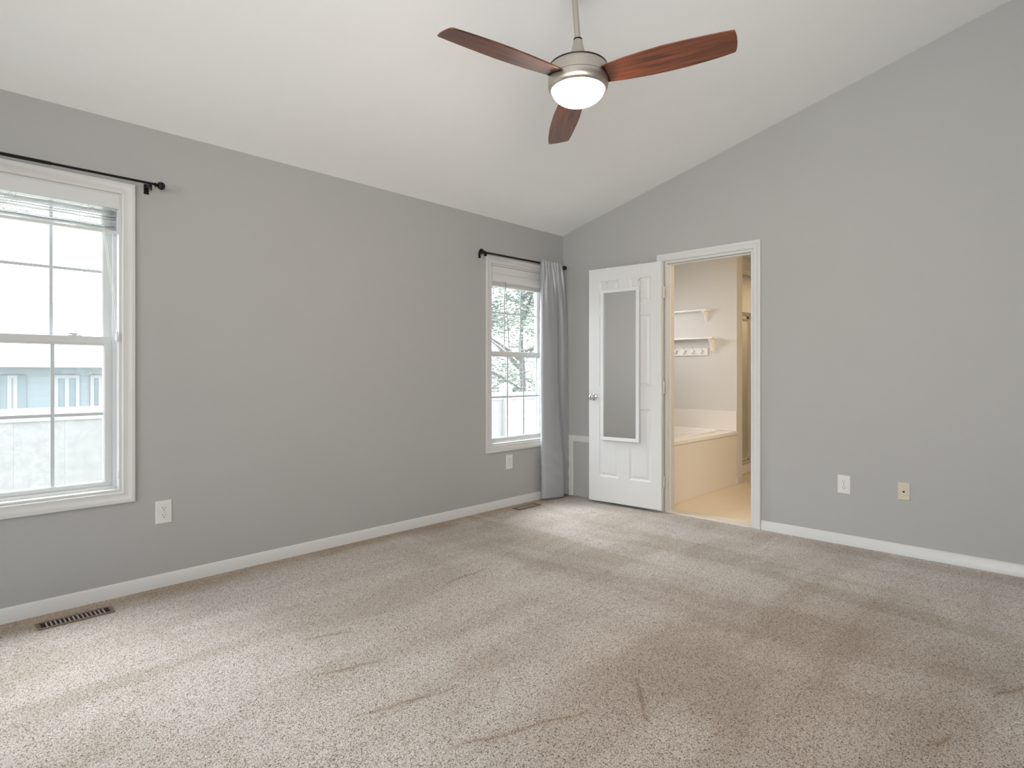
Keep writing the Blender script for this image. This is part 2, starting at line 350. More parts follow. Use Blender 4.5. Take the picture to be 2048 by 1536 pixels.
# ------------------------------------------------------------------ mesh builder
class MB:
    def __init__(s): s.v, s.f = [], []
    def add(s, vs, fs):
        o = len(s.v); s.v += [tuple(p) for p in vs]; s.f += [[o + i for i in f] for f in fs]; return s
    def box(s, x0, x1, y0, y1, z0, z1):
        x0, x1 = min(x0, x1), max(x0, x1); y0, y1 = min(y0, y1), max(y0, y1); z0, z1 = min(z0, z1), max(z0, z1)
        v = [(x, y, z) for z in (z0, z1) for y in (y0, y1) for x in (x0, x1)]
        return s.add(v, [(0, 2, 3, 1), (4, 5, 7, 6), (0, 1, 5, 4), (2, 6, 7, 3), (0, 4, 6, 2), (1, 3, 7, 5)])
    def prism(s, poly, axis, a, b):
        # poly in the two other axes (in xyz order)
        def P(p, t):
            q = list(p); q.insert('xyz'.index(axis), t); return q
        n = len(poly); v = [P(p, a) for p in poly] + [P(p, b) for p in poly]
        return s.add(v, [list(range(n))[::-1], list(range(n, 2 * n))] + [(i, (i + 1) % n, n + (i + 1) % n, n + i) for i in range(n)])
    def lathe(s, prof, c=(0, 0, 0), axis='z', n=32, caps=True):
        k = 'xyz'.index(axis); vs, fs = [], []
        for r, h in prof:
            for i in range(n):
                a = 2 * PI * i / n; p = [r * math.cos(a), r * math.sin(a)]; p.insert(k, h)
                vs.append((p[0] + c[0], p[1] + c[1], p[2] + c[2]))
        for j in range(len(prof) - 1):
            for i in range(n):
                q = (i + 1) % n; fs.append((j * n + i, j * n + q, (j + 1) * n + q, (j + 1) * n + i))
        if caps: fs += [list(range(n))[::-1], [(len(prof) - 1) * n + i for i in range(n)]]
        return s.add(vs, fs)
    def tube(s, pts, r, n=10):
        pts = [Vector(p) for p in pts]; vs, fs = [], []; rr = r if isinstance(r, (list, tuple)) else [r] * len(pts)
        up = None
        for i, p in enumerate(pts):
            d = (pts[min(i + 1, len(pts) - 1)] - pts[max(i - 1, 0)]).normalized()
            if up is None: up = Vector((0, 0, 1)) if abs(d.z) < .9 else Vector((1, 0, 0))
            a = d.cross(up).normalized(); up = a.cross(d).normalized()
            for k in range(n):
                t = 2 * PI * k / n; vs.append(p + (a * math.cos(t) + up * math.sin(t)) * rr[i])
        for i in range(len(pts) - 1):
            for k in range(n):
                q = (k + 1) % n; fs.append((i * n + k, i * n + q, (i + 1) * n + q, (i + 1) * n + k))
        fs += [list(range(n))[::-1], [(len(pts) - 1) * n + k for k in range(n)]]
        return s.add(vs, fs)
    def frame(s, a0, a1, b0, b1, prof, plane='xz', sgn=-1, y0=0, open_bottom=False):
        # mitred picture frame: prof = list of (inset, height above the wall)
        vs, fs = [], []
        for ins, h in prof:
            for (a, b) in ((a0 + ins, b0 + (0 if open_bottom else ins)), (a0 + ins, b1 - ins), (a1 - ins, b1 - ins), (a1 - ins, b0 + (0 if open_bottom else ins))):
                vs.append((a, y0 + sgn * h, b) if plane == 'xz' else (y0 + sgn * h, a, b))
        n = len(prof)
        for j in range(n):
            k = (j + 1) % n
            for i in range(4):
                if open_bottom and i == 3: continue
                q = (i + 1) % 4; fs.append((j * 4 + i, j * 4 + q, k * 4 + q, k * 4 + i))
        if open_bottom:
            fs.append([j * 4 for j in range(n)]); fs.append([j * 4 + 3 for j in range(n)][::-1])
        return s.add(vs, fs)
    def xf(s, M4):
        s.v = [tuple(M4 @ Vector(p)) for p in s.v]; return s
    def build(s, name, material, parent=None, smooth=False, bevel=0, seg=2, sub=0, props=None):
        me = bpy.data.meshes.new(name); me.from_pydata(s.v, [], s.f); me.update()
        import bmesh
        bm = bmesh.new(); bm.from_mesh(me); bmesh.ops.recalc_face_normals(bm, faces=bm.faces); bm.to_mesh(me); bm.free()
        me.materials.append(material)
        o = bpy.data.objects.new(name, me); COL.objects.link(o)
        if parent: o.parent = parent
        if smooth:
            for p in me.polygons: p.use_smooth = True
            if smooth != 'all':
                me.set_sharp_from_angle(angle=math.radians(smooth if not isinstance(smooth, bool) else 40))
        if bevel:
            b = o.modifiers.new('bevel', 'BEVEL'); b.width = bevel; b.segments = seg; b.limit_method = 'ANGLE'; b.angle_limit = math.radians(40)
        if sub:
            b = o.modifiers.new('sub', 'SUBSURF'); b.levels = sub; b.render_levels = sub
        if props:
            for k, v in props.items(): o[k] = v
        return o

def tag(o, label, cat, group=None, kind=None):
    o['label'] = label; o['category'] = cat
    if group: o['group'] = group
    if kind: o['kind'] = kind
    return o
def thing(name, loc, label, cat, rotz=0, group=None, kind=None):
    o = bpy.data.objects.new(name, None); COL.objects.link(o); o.location = loc; o.rotation_euler = (0, 0, rotz)
    o.empty_display_size = .05
    return tag(o, label, cat, group, kind)
def copy_tree(o, parent=None):
    c = o.copy(); COL.objects.link(c); c.parent = parent
    for ch in list(o.children): copy_tree(ch, c)
    return c

# ------------------------------------------------------------------ room shell
W1, W2 = .411, 3.782           # window centres along the left wall
HI, ZB, ZT = .375, .535, 2.053 # half width, bottom and top of the window openings
def ceil_z(y): return WH + SL * (D - y)

mb = MB(); T = .15
xs = [XR - .1, W1 - HI, W1 + HI, W2 - HI, W2 + HI, L + .12]
for i in range(5):
    if i in (1, 3):
        mb.box(xs[i], xs[i + 1], D, D + T, -.05, ZB); mb.box(xs[i], xs[i + 1], D, D + T, ZT, WH + .06)
    else: mb.box(xs[i], xs[i + 1], D, D + T, -.05, WH + .06)
tag(mb.build('wall_left', M['wall']), 'long grey painted wall with the two white-framed windows', 'wall', kind='structure')

DY0, DY1, DZ = 1.741, 2.463, 2.053   # bathroom doorway in the far wall
mb = MB()
top = lambda y: ceil_z(y) + .03
mb.prism([(D + .0, -.05), (D + .0, top(D)), (DY1, top(DY1)), (DY1, -.05)], 'x', L, L + .12)
mb.prism([(DY1, DZ), (DY1, top(DY1)), (DY0, top(DY0)), (DY0, DZ)], 'x', L, L + .12)
mb.prism([(DY0, -.05), (DY0, top(DY0)), (YR - .1, top(YR - .1)), (YR - .1, -.05)], 'x', L, L + .12)
tag(mb.build('wall_back', M['wall']), 'grey gable wall with the bathroom doorway and sloping top edge', 'wall', kind='structure')

mb = MB()   # unseen rear wall with an opening added to let in sky light
z1 = lambda y: ceil_z(y) + .03
mb.prism([(D, -.05), (D, z1(D)), (2.1, z1(2.1)), (2.1, -.05)], 'x', XR - .1, XR)
mb.prism([(-.5, -.05), (-.5, z1(-.5)), (YR - .1, z1(YR)), (YR - .1, -.05)], 'x', XR - .1, XR)
mb.box(XR - .1, XR, -.5, 2.1, -.05, .8); mb.prism([(2.1, 2.3), (2.1, z1(2.1)), (-.5, z1(-.5)), (-.5, 2.3)], 'x', XR - .1, XR)
tag(mb.build('wall_rear', M['wall']), 'grey wall behind the viewpoint with an opening added to let light in', 'wall', kind='structure')
mb = MB()
mb.box(XR, L, YR - .1, YR, -.05, z1(YR))
tag(mb.build('wall_right', M['wall']), 'tall grey wall on the right behind the viewpoint', 'wall', kind='structure')

mb = MB()   # ceiling with the steeper taped strip along the window wall
fy = D - .112; fs = .335
zw = ceil_z(fy) - fs * .112
N = 24; pts = [(D, zw), (fy + .015, ceil_z(fy) - fs * .015)]
pts += [(fy - .012, ceil_z(fy - .012)), (YR - .1, ceil_z(YR - .1))]
pts += [(YR - .1, ceil_z(YR - .1) + .12), (D, WH + .15)]
mb.prism(pts, 'x', XR - .1, L + .12)
tag(mb.build('ceiling', M['ceil'], smooth=25), 'white vaulted ceiling sloping up from the window wall', 'ceiling', kind='structure')

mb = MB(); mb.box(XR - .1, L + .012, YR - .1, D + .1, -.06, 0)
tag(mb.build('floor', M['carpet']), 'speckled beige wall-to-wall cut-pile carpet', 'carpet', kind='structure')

# baseboards
def bprof(s): return [(0, -.01), (.013, -.01), (.013, .048), (.010, .052), (.0095, .060), (.005, .066), (.0, .0685)]
mb = MB(); mb.prism([(D - a, b) for a, b in bprof(0)], 'x', XR, L)
tag(mb.build('baseboard_left', M['trim'], smooth=50), 'white moulded baseboard along the window wall', 'baseboard', kind='structure')
mb = MB()
for a, b in ((YR, 1.682), (2.535, 2.90)):
    mb.prism([(L - p, q) for p, q in bprof(0)], 'y', a, b)
tag(mb.build('baseboard_back', M['trim'], smooth=50), 'white moulded baseboard running right from the bathroom doorway', 'baseboard', kind='structure')

CAS = [(0, -.002), (0, .017), (.004, .018), (.016, .0165), (.020, .013), (.040, .011), (.046, .0125), (.052, .011), (.057, .006), (.057, -.002)]
# ------------------------------------------------------------------ doorway trim and jamb
dt = thing('trim_1', (L, 2.10, 0), 'white moulded casing and jamb around the bathroom doorway', 'door frame', kind='structure')
mb = MB(); mb.frame(1.684, 2.530, 0, 2.112, CAS, plane='yz', sgn=-1, open_bottom=True)
mb.v = [(x, y - 2.10, z) for x, y, z in mb.v]
mb.build('casing', M['trim'], dt, smooth=50)
mb = MB()
mb.box(0, .12, DY1 - .0 - 2.10, DY1 + .012 - 2.10 - .012 - .018, -.0, DZ); mb.box(0, .12, DY0 - 2.10, DY0 + .018 - 2.10, 0, DZ)
mb.box(.0, .12, DY0 + .018 - 2.10, DY1 - .018 - 2.10, DZ - .018, DZ)
for y0 in (DY1 - .018 - .011, DY0 + .018): mb.box(.040, .078, y0 - 2.10, y0 + .011 - 2.10, 0, DZ - .018)
mb.box(.0405, .0775, DY0 + .029 - 2.10, DY1 - .029 - 2.10, DZ - .029, DZ - .018)
mb.build('jamb', M['trim'], dt, bevel=.0015)
mb = MB(); mb.frame(1.684, 2.530, 0, 2.112, CAS, plane='yz', sgn=1, open_bottom=True)
mb.v = [(x + .12, y - 2.10, z) for x, y, z in mb.v]; mb.build('bathroom_side_casing', M['trim'], dt, smooth=50)
for z in (.25, 1.02, 1.80):
    mb = MB(); mb.box(.0, .030, DY1 - .0195 - 2.10, DY1 - .018 - 2.10, z - .045, z + .045); mb.build('hinge_plate', M['hinge'], dt)
mb = MB(); mb.box(L - .005, L + .125, DY0 + .018, DY1 - .018, -.002, .008)
tag(mb.build('trim_2', mat('pale_threshold', (.70, .66, .60), .4, var=.03), bevel=.003), 'pale threshold strip under the bathroom doorway', 'threshold', kind='structure')

# ------------------------------------------------------------------ six-panel door, swung back against the far wall
A = Vector((4.288, 2.456)); ang = math.radians(5.0992)
leaf = thing('door_1', (A.x, A.y, 0), 'open white six-panel door folded back beside the bathroom doorway', 'door', rotz=ang, kind='structure')
# local: +y along the leaf, front face at x = 0, thickness towards +x
def leaf_mesh():
    m = MB(); W = .683; z0, z1_ = .024, 2.046
    cols = [(.093, .289), (.389, .579)]; rows = [(.24, .842), (1.025, 1.624), (1.730, 1.936)]
    ys = sorted([0, W] + [c for p in cols for c in p]); zs = sorted([z0, z1_] + [r for p in rows for r in p])
    for i in range(len(ys) - 1):
        for j in range(len(zs) - 1):
            a, b, c, d = ys[i], ys[i + 1], zs[j], zs[j + 1]
            if (a, b) in cols and (c, d) in rows:
                prof = [(0, 0), (.004, .0035), (.013, .0075), (.020, .0080), (.036, .0030), (.040, .0028)]
                for sgn, x0 in ((1, 0), (-1, .035)):
                    vs, fs = [], []
                    for ins, h in prof:
                        vs += [(x0 + sgn * h, a + ins, c + ins), (x0 + sgn * h, a + ins, d - ins), (x0 + sgn * h, b - ins, d - ins), (x0 + sgn * h, b - ins, c + ins)]
                    for k in range(len(prof) - 1):
                        for q in range(4): r = (q + 1) % 4; fs.append((k * 4 + q, k * 4 + r, k * 4 + 4 + r, k * 4 + 4 + q))
                    k = (len(prof) - 1) * 4; fs.append((k, k + 1, k + 2, k + 3)); m.add(vs, fs)
            else:
                m.add([(0, a, c), (0, b, c), (0, b, d), (0, a, d)], [(0, 1, 2, 3)])
                m.add([(.035, a, c), (.035, b, c), (.035, b, d), (.035, a, d)], [(3, 2, 1, 0)])
    m.add([(0, 0, z0), (0, W, z0), (0, W, z1_), (0, 0, z1_), (.035, 0, z0), (.035, W, z0), (.035, W, z1_), (.035, 0, z1_)],
          [(0, 4, 5, 1), (1, 5, 6, 2), (2, 6, 7, 3), (3, 7, 4, 0)])
    return m
o = leaf_mesh().build('slab', M['door'], leaf)
def knob(parent, x, y, z, s):
    k = MB().lathe([(.031, 0), (.031, -.004 * s), (.026, -.009 * s), (.014, -.012 * s), (.011, -.020 * s), (.012, -.028 * s), (.021, -.034 * s), (.0265, -.044 * s), (.027, -.052 * s), (.023, -.060 * s), (.014, -.065 * s), (.004, -.066 * s)], (x, y, z), 'x', 28)
    return k
kb = knob(leaf, 0, .630, .932, 1).build('door_knob', M['chrome'], leaf, smooth=40); kb['label'] = 'chrome door knob'
MB().lathe([(.031, 0), (.031, .004), (.026, .009), (.014, .012), (.011, .02), (.024, .026), (.026, .036), (.014, .044), (.004, .045)], (.035, .630, .932), 'x', 24).build('door_knob', M['chrome'], leaf, smooth=40)
MB().box(.006, .029, .683, .6845, .90, .965).build('latch_plate', M['chrome'], leaf)
for z in (.25, 1.02, 1.80):
    m = MB(); m.lathe([(.0055, z - .045), (.0055, z + .045)], (.040, -.004, 0), 'z', 12); m.box(.004, .034, -.0015, 0, z - .045, z + .045)
    m.build('hinge', M['hinge'], leaf, smooth=30)

# ------------------------------------------------------------------ over-the-door mirror
lx = lambda y, x=0: Vector((A.x, A.y, 0)) + Matrix.Rotation(ang, 3, 'Z') @ Vector((x, y, 0))
mir = thing('over_door_mirror', (A.x, A.y, 0), 'tall narrow white-framed mirror hanging on the open door', 'mirror', rotz=ang)
m0, m1, mz0, mz1 = .186, .550, .560, 1.855
mb = MB(); mb.frame(m0, m1, mz0, mz1, [(0, .008), (0, .027), (.003, .030), (.026, .030), (.030, .026), (.030, .018), (.030, .008)], plane='yz', sgn=-1)
mb.build('frame', M['mirror_frame'], mir, bevel=.001)
MB().box(-.018, -.010, m0 + .028, m1 - .028, mz0 + .028, mz1 - .028).build('mirror_glass', M['mirror'], mir)
MB().box(-.010, -.004, m0 + .01, m1 - .01, mz0 + .01, mz1 - .01).build('backing', M['plastic'], mir)
for y, yt in ((.500, .498), (.190, .172)):
    m = MB()
    m.box(-.0025, -.0005, y - .008, y + .008, 1.82, 2.049); m.box(-.0025, .0375, y - .008, y + .008, 2.0465, 2.049); m.box(.0355, .0375, y - .008, y + .008, 2.00, 2.049)
    h = m.build('hook_strap', M['plastic'], mir, bevel=.0006)
    MB().lathe([(.004, -.002), (.006, -.010), (.010, -.016), (.012, -.022), (.010, -.028), (.003, -.031)], (0, y, 1.925), 'x', 16).build('hook_knob', M['plastic'], h, smooth=40)
    MB().tube([(-.012, y, 1.925), (-.014, y, 1.90), (-.014, y, 1.86), (-.012, y, 1.84)], .003, 8).build('hanger', M['plastic'], h, smooth=True)

# ------------------------------------------------------------------ access panel low in the corner
ap = thing('access_panel', (L, 3.20, 0), 'low grey access panel with white moulding in the corner behind the door', 'access panel')
mb = MB(); mb.frame(2.90 - 3.20, 3.465 - 3.20, 0, .562, CAS, plane='yz', sgn=-1, open_bottom=True); mb.build('moulding', M['trim'], ap, smooth=50)
MB().box(-.008, -.001, 2.955 - 3.2, 3.41 - 3.2, .002, .507).build('panel', M['wall'], ap, bevel=.001)

# ------------------------------------------------------------------ windows
def window(idx, xc, label):
    wn = thing('window_%d' % idx, (xc, D, ZB), label, 'window', kind='structure')
    Z = -ZB
    def fin(m): m.v = [(x, y, z + Z) for x, y, z in m.v]; return m
    fin(MB().frame(-.432, .432, .477, 2.111, CAS, plane='xz', sgn=-1)).build('casing', M['trim'], wn, smooth=50)
    m = MB(); t = .012                       # jamb extension lining the opening
    m.box(-HI, -HI + t, 0, T, ZB, ZT); m.box(HI - t, HI, 0, T, ZB, ZT); m.box(-HI + t, HI - t, 0, T, ZT - t, ZT); m.box(-HI + t, HI - t, 0, T, ZB - .0, ZB + t)
    fin(m).build('jamb_liner', M['trim'], wn, bevel=.001)
    m = MB(); a = HI - t
    for s in (-1, 1):                        # vinyl frame with sash tracks
        m.box(s * a, s * (a - .010), .052, .140, ZB + t, ZT - t)
        for y in (.0495, .0905, .1375): m.box(s * (a + .001), s * (a - .016), y, y + .004, ZB + t, ZT - t)
    m.box(-a + .010, a - .010, .0525, .1395, ZT - t - .014, ZT - t)
    m.prism([(.052, ZB + t), (.052, ZB + t + .004), (.056, ZB + t + .010), (.140, ZB + t + .004), (.140, ZB + t)], 'x', -a, a)
    m.box(-a, a, .046, .0535, ZB + t - .001, ZB + t + .014)
    fin(m).build('window_frame', M['vinyl'], wn, bevel=.0008)
    def sash(name, y0, y1, z0, z1, st, rb, rtp, locks):
        b = a - .013
        m = MB()
        m.frame(-b, b, z0, z1, [(0, 0), (0, y1 - y0), (st, y1 - y0), (st, .006), (st - .006, 0)], plane='xz', sgn=1, y0=y0)
        m.box(-b + st - .002, b - st + .002, y0 + .003, y1, z0 + .005, z0 + rb); m.box(-b + st - .002, b - st + .002, y0 + .003, y1, z1 - rtp, z1 - .002)
        sh = fin(m).build(name, M['vinyl'], wn, bevel=.0012)
        yg = (y0 + y1) / 2 + .002; gx = b - st
        m = MB(); m.box(-gx - .004, gx + .004, yg - .002, yg + .002, z0 + rb - .004, z1 - rtp + .004)
        fin(m).build('glass', M['glass'], sh)
        m = MB(); gb, gt = z0 + rb, z1 - rtp
        for x in (-gx / 3, gx / 3): m.box(x - .0075, x + .0075, yg - .0045, yg - .0025, gb, gt)
        m.box(-gx, gx, yg - .0046, yg - .0024, (gb + gt) / 2 - .0075, (gb + gt) / 2 + .0075)
        fin(m).build('grille', M['grille'], sh)
        if locks:
            for x in (-.19, .19):
                m = MB(); m.box(x - .028, x + .028, y0 + .004, y1 - .004, z1 - .0005, z1 + .004)
                m.lathe([(.010, z1 + .004), (.010, z1 + .011)], (x, (y0 + y1) / 2, 0), 'z', 14)
                m.prism([(x - .026, z1 + .007), (x + .012, z1 + .007), (x + .012, z1 + .013), (x - .02, z1 + .015)], 'y', y0 + .006, y0 + .016)
                fin(m).build('sash_lock', M['vinyl'], sh, smooth=30)
    sash('lower_sash', .058, .090, ZB + t + .001, 1.324, .040, .036, .044, True)
    sash('upper_sash', .096, .128, 1.288, ZT - t - .012, .040, .040, .034, False)
    m = MB(); m.add([(-a + .02, .138, 0.555), (a - .02, .138, .555), (a - .02, .138, 1.31), (-a + .02, .138, 1.31)], [(0, 1, 2, 3)])
    fin(m).build('insect_screen', M['screen'], wn)
    m = MB(); m.frame(-a + .012, a - .012, .548, 1.318, [(0, 0), (0, .006), (.014, .006), (.014, 0)], plane='xz', sgn=1, y0=.135)
    fin(m).build('screen_frame', M['vinyl'], wn)
    return wn
window(1, W1, 'nearer white double-hung window at the left end of the grey wall')
window(2, W2, 'farther white double-hung window in the corner beside the curtain')

# ------------------------------------------------------------------ blinds
def blind1():
    b = thing('window_blind', (W1, D + .01, ZT - .012), 'raised white blind bunched unevenly at the top of the nearer window', 'blind', group='raised white blinds in the windows')
    MB().box(-.362, .362, -.006, .034, -.062, -.002).build('headrail', M['blind'], b, bevel=.002)
    MB().box(-.366, .366, -.014, -.008, -.066, .002).build('valance', M['blind'], b, bevel=.0015)
    rnd = random.Random(3); z = -.070
    for i in range(13):
        z -= .0062 + rnd.uniform(0, .0035) ; tilt = rnd.uniform(-.30, .30); sag = rnd.uniform(-.0016, .0016); y = rnd.uniform(-.002, .004)
        prof = []; 
        pts = []
        m = MB(); vs = []; fs = []; nx = 16
        for k in range(nx + 1):
            x = -.355 + .71 * k / nx; dz = sag * math.sin(PI * k / nx * rnd.choice((1, 1))) + .0012 * math.sin(k * 1.3 + i)
            for q in range(5):
                yy = (q / 4 - .5) * .025; zz = .0022 * (1 - (2 * q / 4 - 1) ** 2) + math.sin(tilt) * yy
                vs.append((x, y + .012 + yy, z + dz + zz))
        for k in range(nx):
            for q in range(4): fs.append((k * 5 + q, k * 5 + q + 1, k * 5 + 5 + q + 1, k * 5 + 5 + q))
        m.add(vs, fs); o = m.build('slat', M['blind'], b, smooth='all')
        so = o.modifiers.new('thick', 'SOLIDIFY'); so.thickness = .0006
    MB().box(-.357, .357, -.001, .026, z - .022, z - .008).build('bottom_rail', M['blind'], b, bevel=.003)
    for x in (-.24, -.07 + .0, .235):
        m = MB(); 
        for k in range(7):
            a = rnd.uniform(0, 6.28); zz = -.072 - k * .014; cx = x + rnd.uniform(-.02, .02)
            m.tube([(cx + .016 * math.cos(a + t), -.004 + .004 * math.sin(2 * t), zz + .010 * math.sin(a + t * 1.2)) for t in [j * .45 for j in range(12)]], .0011, 6)
        m.build('ladder_cord', M['cord'], b, smooth=True)
    # cord led down to its cleat on the right side of the frame
    m = MB(); m.tube([(.285, -.008, -.10), (.30, -.01, -.22), (.335, -.012, -.50), (.3525, -.012, -.69), (.354, -.012, -.71)], .0013, 6)
    m.tube([(.29, -.008, -.10), (.31, -.01, -.24), (.345, -.012, -.52), (.360, -.012, -.705)], .0011, 6)
    m.tube([(.362, -.006, -.715), (.3615, -.006, -1.0), (.3625, -.006, -1.40)], .0013, 6)
    m.build('lift_cord', M['cord'], b, smooth=True)
    m = MB(); m.box(.348, .360, -.020, -.008, -.735, -.700); m.box(.350, .358, -.028, -.018, -.745, -.738); m.box(.350, .358, -.028, -.018, -.697, -.690); m.box(.351, .357, -.026, -.02, -.740, -.695)
    m.build('cord_cleat', M['plastic'], b, bevel=.001)
    MB().lathe([(.002, -1.40), (.0045, -1.41), (.005, -1.435), (.002, -1.44)], (.3625, -.006, 0), 'z', 10).build('tassel', M['plastic'], b, smooth=40)
blind1()
def blind2():
    b = thing('window_blind', (W2, D + .01, ZT - .012), 'tightly raised white blind with hanging wand in the farther window by the curtain', 'blind', group='raised white blinds in the windows')
    MB().box(-.362, .362, .002, .040, -.0605, -.0005).build('headrail', M['blind'], b, bevel=.002)
    pr = [(.044, -.060), (.044, -.132), (.004, -.136), (-.008, -.130), (-.014, -.115), (-.015, -.085), (-.012, -.067), (-.004, -.060)]
    MB().prism(pr, 'x', -.362, .362).build('valance', M['blind'], b, smooth=50)
    for i in range(5):
        MB().box(-.355, .355, .008, .036, -.1405 - i * .004, -.1375 - i * .004).build('slat', M['blind'], b)
    MB().box(-.357, .357, .006, .036, -.172, -.158).build('bottom_rail', M['blind'], b, bevel=.003)
    m = MB(); m.tube([(-.205, -.014, -.128), (-.195, -.016, -.30), (-.165, -.018, -.685)], [.003, .0035, .0045], 8)
    m.build('tilt_wand', M['wand'], b, smooth=True)
    for x in (-.18, .18):
        MB().tube([(x, -.016, -.13), (x + .012, -.018, -.143), (x + .022, -.016, -.134)], .0014, 6).build('ladder_cord', M['cord'], b, smooth=True)
blind2()

# ------------------------------------------------------------------ curtain rods
def finial(x, s):
    return MB().lathe([(.006, 0), (.011, .002), (.011, .008), (.007, .012), (.016, .018), (.021, .028), (.021, .036), (.015, .046), (.004, .050)] if s > 0 else
                      [(.004, -.050), (.015, -.046), (.021, -.036), (.021, -.028), (.016, -.018), (.007, -.012), (.011, -.008), (.011, -.002), (.006, 0)], (x, 0, 0), 'x', 8)
def rod(xa, xb, xj, z, za, label):
    r = thing('curtain_rod', ((xa + xb) / 2, 3.465, z), label, 'curtain rod', group='black curtain rods over the windows')
    c = (xa + xb) / 2; sl = za
    MB().tube([(xa - c, 0, sl * (xa - c)), (xj - c, 0, sl * (xj - c))], .0080, 14).build('outer_tube', M['black'], r, smooth=30)
    MB().tube([(xj - c - .01, 0, sl * (xj - c)), (xb - c, 0, sl * (xb - c))], .0062, 14).build('inner_tube', M['black'], r, smooth=30)
    finial(xa - c, -1).build('finial', M['black'], r); finial(xb - c, 1).build('finial', M['black'], r)
    for x in (xa + .010 - c, xb - .02 - c):
        m = MB(); m.box(x - .006, x + .006, -.008, .070, -.013, -.009); m.box(x - .011, x + .011, .066, .070, -.040, .012)
        m.box(x - .007, x - .003, -.010, .006, -.034, -.004); m.box(x + .003, x + .007, -.010, .006, -.034, -.004)
        m.tube([(x, -.010, .004), (x, -.011, -.006), (x, -.004, -.0125), (x, .006, -.0125)], .003, 8)
        m.build('bracket', M['black'], r)
rod(-.125, .916, .49, 2.118, .004, 'bare black curtain rod above the nearer window')
rod(3.268, 4.262, 4.05, 2.116, .010, 'black curtain rod holding the grey curtain over the farther window')

# ------------------------------------------------------------------ curtain
def curtain():
    # plan outline (x, y) at the hem, front to corner, and at the rod
    hem = [(4.015, 3.508), (3.990, 3.487), (3.984, 3.465), (4.007, 3.447), (4.043, 3.434), (4.085, 3.423), (4.129, 3.412), (4.167, 3.403), (4.197, 3.398), (4.209, 3.412), (4.205, 3.440), (4.225, 3.460), (4.262, 3.462), (4.290, 3.446), (4.315, 3.440), (4.337, 3.450)]
    mid = [(3.998, 3.508), (3.973, 3.488), (3.970, 3.464), (3.994, 3.446), (4.031, 3.431), (4.071, 3.424), (4.106, 3.422), (4.134, 3.422), (4.156, 3.434), (4.168, 3.456), (4.198, 3.462), (4.225, 3.452), (4.252, 3.436), (4.284, 3.440), (4.315, 3.452), (4.337, 3.464)]
    top = []
    n0 = len(hem)
    for i in range(n0):
        t = i / (n0 - 1); top.append((3.938 + .300 * t, 3.453 + (.011 if i % 2 else -.011)))
    def cr(P, t):
        n = len(P) - 1; u = t * n; i = min(int(u), n - 1); f = u - i
        p = [P[max(i - 1, 0)], P[i], P[i + 1], P[min(i + 2, n)]]
        return tuple(.5 * (2 * p[1][k] + (p[2][k] - p[0][k]) * f + (2 * p[0][k] - 5 * p[1][k] + 4 * p[2][k] - p[3][k]) * f * f + (3 * p[1][k] - p[0][k] - 3 * p[2][k] + p[3][k]) * f ** 3) for k in (0, 1))
    NU, NV = 190, 150; vs, fs = [], []
    ZH, ZR = .012, 2.148
    for j in range(NV + 1):
        v = j / NV; z = ZH + (ZR - ZH) * v
        # blend: hem -> mid (z 1.3) -> top
        for i in range(NU + 1):
            u = i / NU; a, b, c = cr(hem, u), cr(mid, u), cr(top, u)
            if v < .58: f = v / .58; f = f * f * (3 - 2 * f); x, y = a[0] + (b[0] - a[0]) * f, a[1] + (b[1] - a[1]) * f
            else: f = (v - .58) / .42; f = f ** 2.2; x, y = b[0] + (c[0] - b[0]) * f, b[1] + (c[1] - b[1]) * f
            g = max(0, (v - .80) / .20)
            y += .009 * g * math.sin(u * 62 + 2.5 * math.sin(v * 9)) * (1 if v < .975 else .6)
            # soft creases near the hem
            h = math.exp(-((v - .13) / .12) ** 2)
            y -= .006 * h * math.sin(u * 13 + v * 42) * math.sin(v * 60 + u * 9)
            y += .0022 * math.sin(v * 130 + u * 34) * (1 if u < .09 else 0)
            if .965 < v < .992: y = y * .55 + 3.453 * .45 + (-.006 if y < 3.453 else .006)
            if v > .965:                      # the pocket stays in front of and around the rod
                y = 3.4515 + (y - 3.453) * .55
            y = min(y, 3.512); x = min(x, L - .022)
            zz = z + (.0035 * math.sin(u * 90) if v > .98 else 0)
            vs.append((x - 4.12, y - 3.46, zz))
    W_ = NU + 1
    for j in range(NV):
        for i in range(NU): fs.append((j * W_ + i, j * W_ + i + 1, (j + 1) * W_ + i + 1, (j + 1) * W_ + i))
    c = thing('curtain', (4.12, 3.46, 0), 'grey satin curtain panel gathered in the corner beside the farther window', 'curtain')
    o = MB().add(vs, fs).build('curtain_panel', M['curtain'], c, smooth='all')
    so = o.modifiers.new('thick', 'SOLIDIFY'); so.thickness = .0015; so.offset = 0
curtain()

# ------------------------------------------------------------------ ceiling fan
FX, FY = 2.072, 1.597
TILT = Matrix.Rotation(math.radians(-1.5), 4, rt)   # hangs slightly out of plumb
HUB = Vector((FX, FY, 2.430))
fan = thing('ceiling_fan', (FX, FY, ceil_z(FY)), 'three-blade walnut and brushed-nickel ceiling fan with lit frosted bowl', 'ceiling fan')
zc = ceil_z(FY); dz = lambda z: z - zc
fan.rotation_euler = TILT.to_euler(); fan.location = HUB + TILT.to_3x3() @ Vector((0, 0, zc - 2.430))
dr = math.radians(0)
MB().lathe([(.075, dz(zc) + .03), (.075, dz(zc) - .035), (.068, dz(zc) - .055), (.04, dz(zc) - .075), (.015, dz(zc) - .08)], n=40).build('canopy', M['nickel'], fan, smooth=40)
tx, ty = -.016 * rt.x * 1.0, -.016 * rt.y * 1.0
MB().tube([(tx * 1.2, ty * 1.2, -.05), (0, 0, dz(2.60))], .0130, 20).build('downrod', M['nickel'], fan, smooth=40)
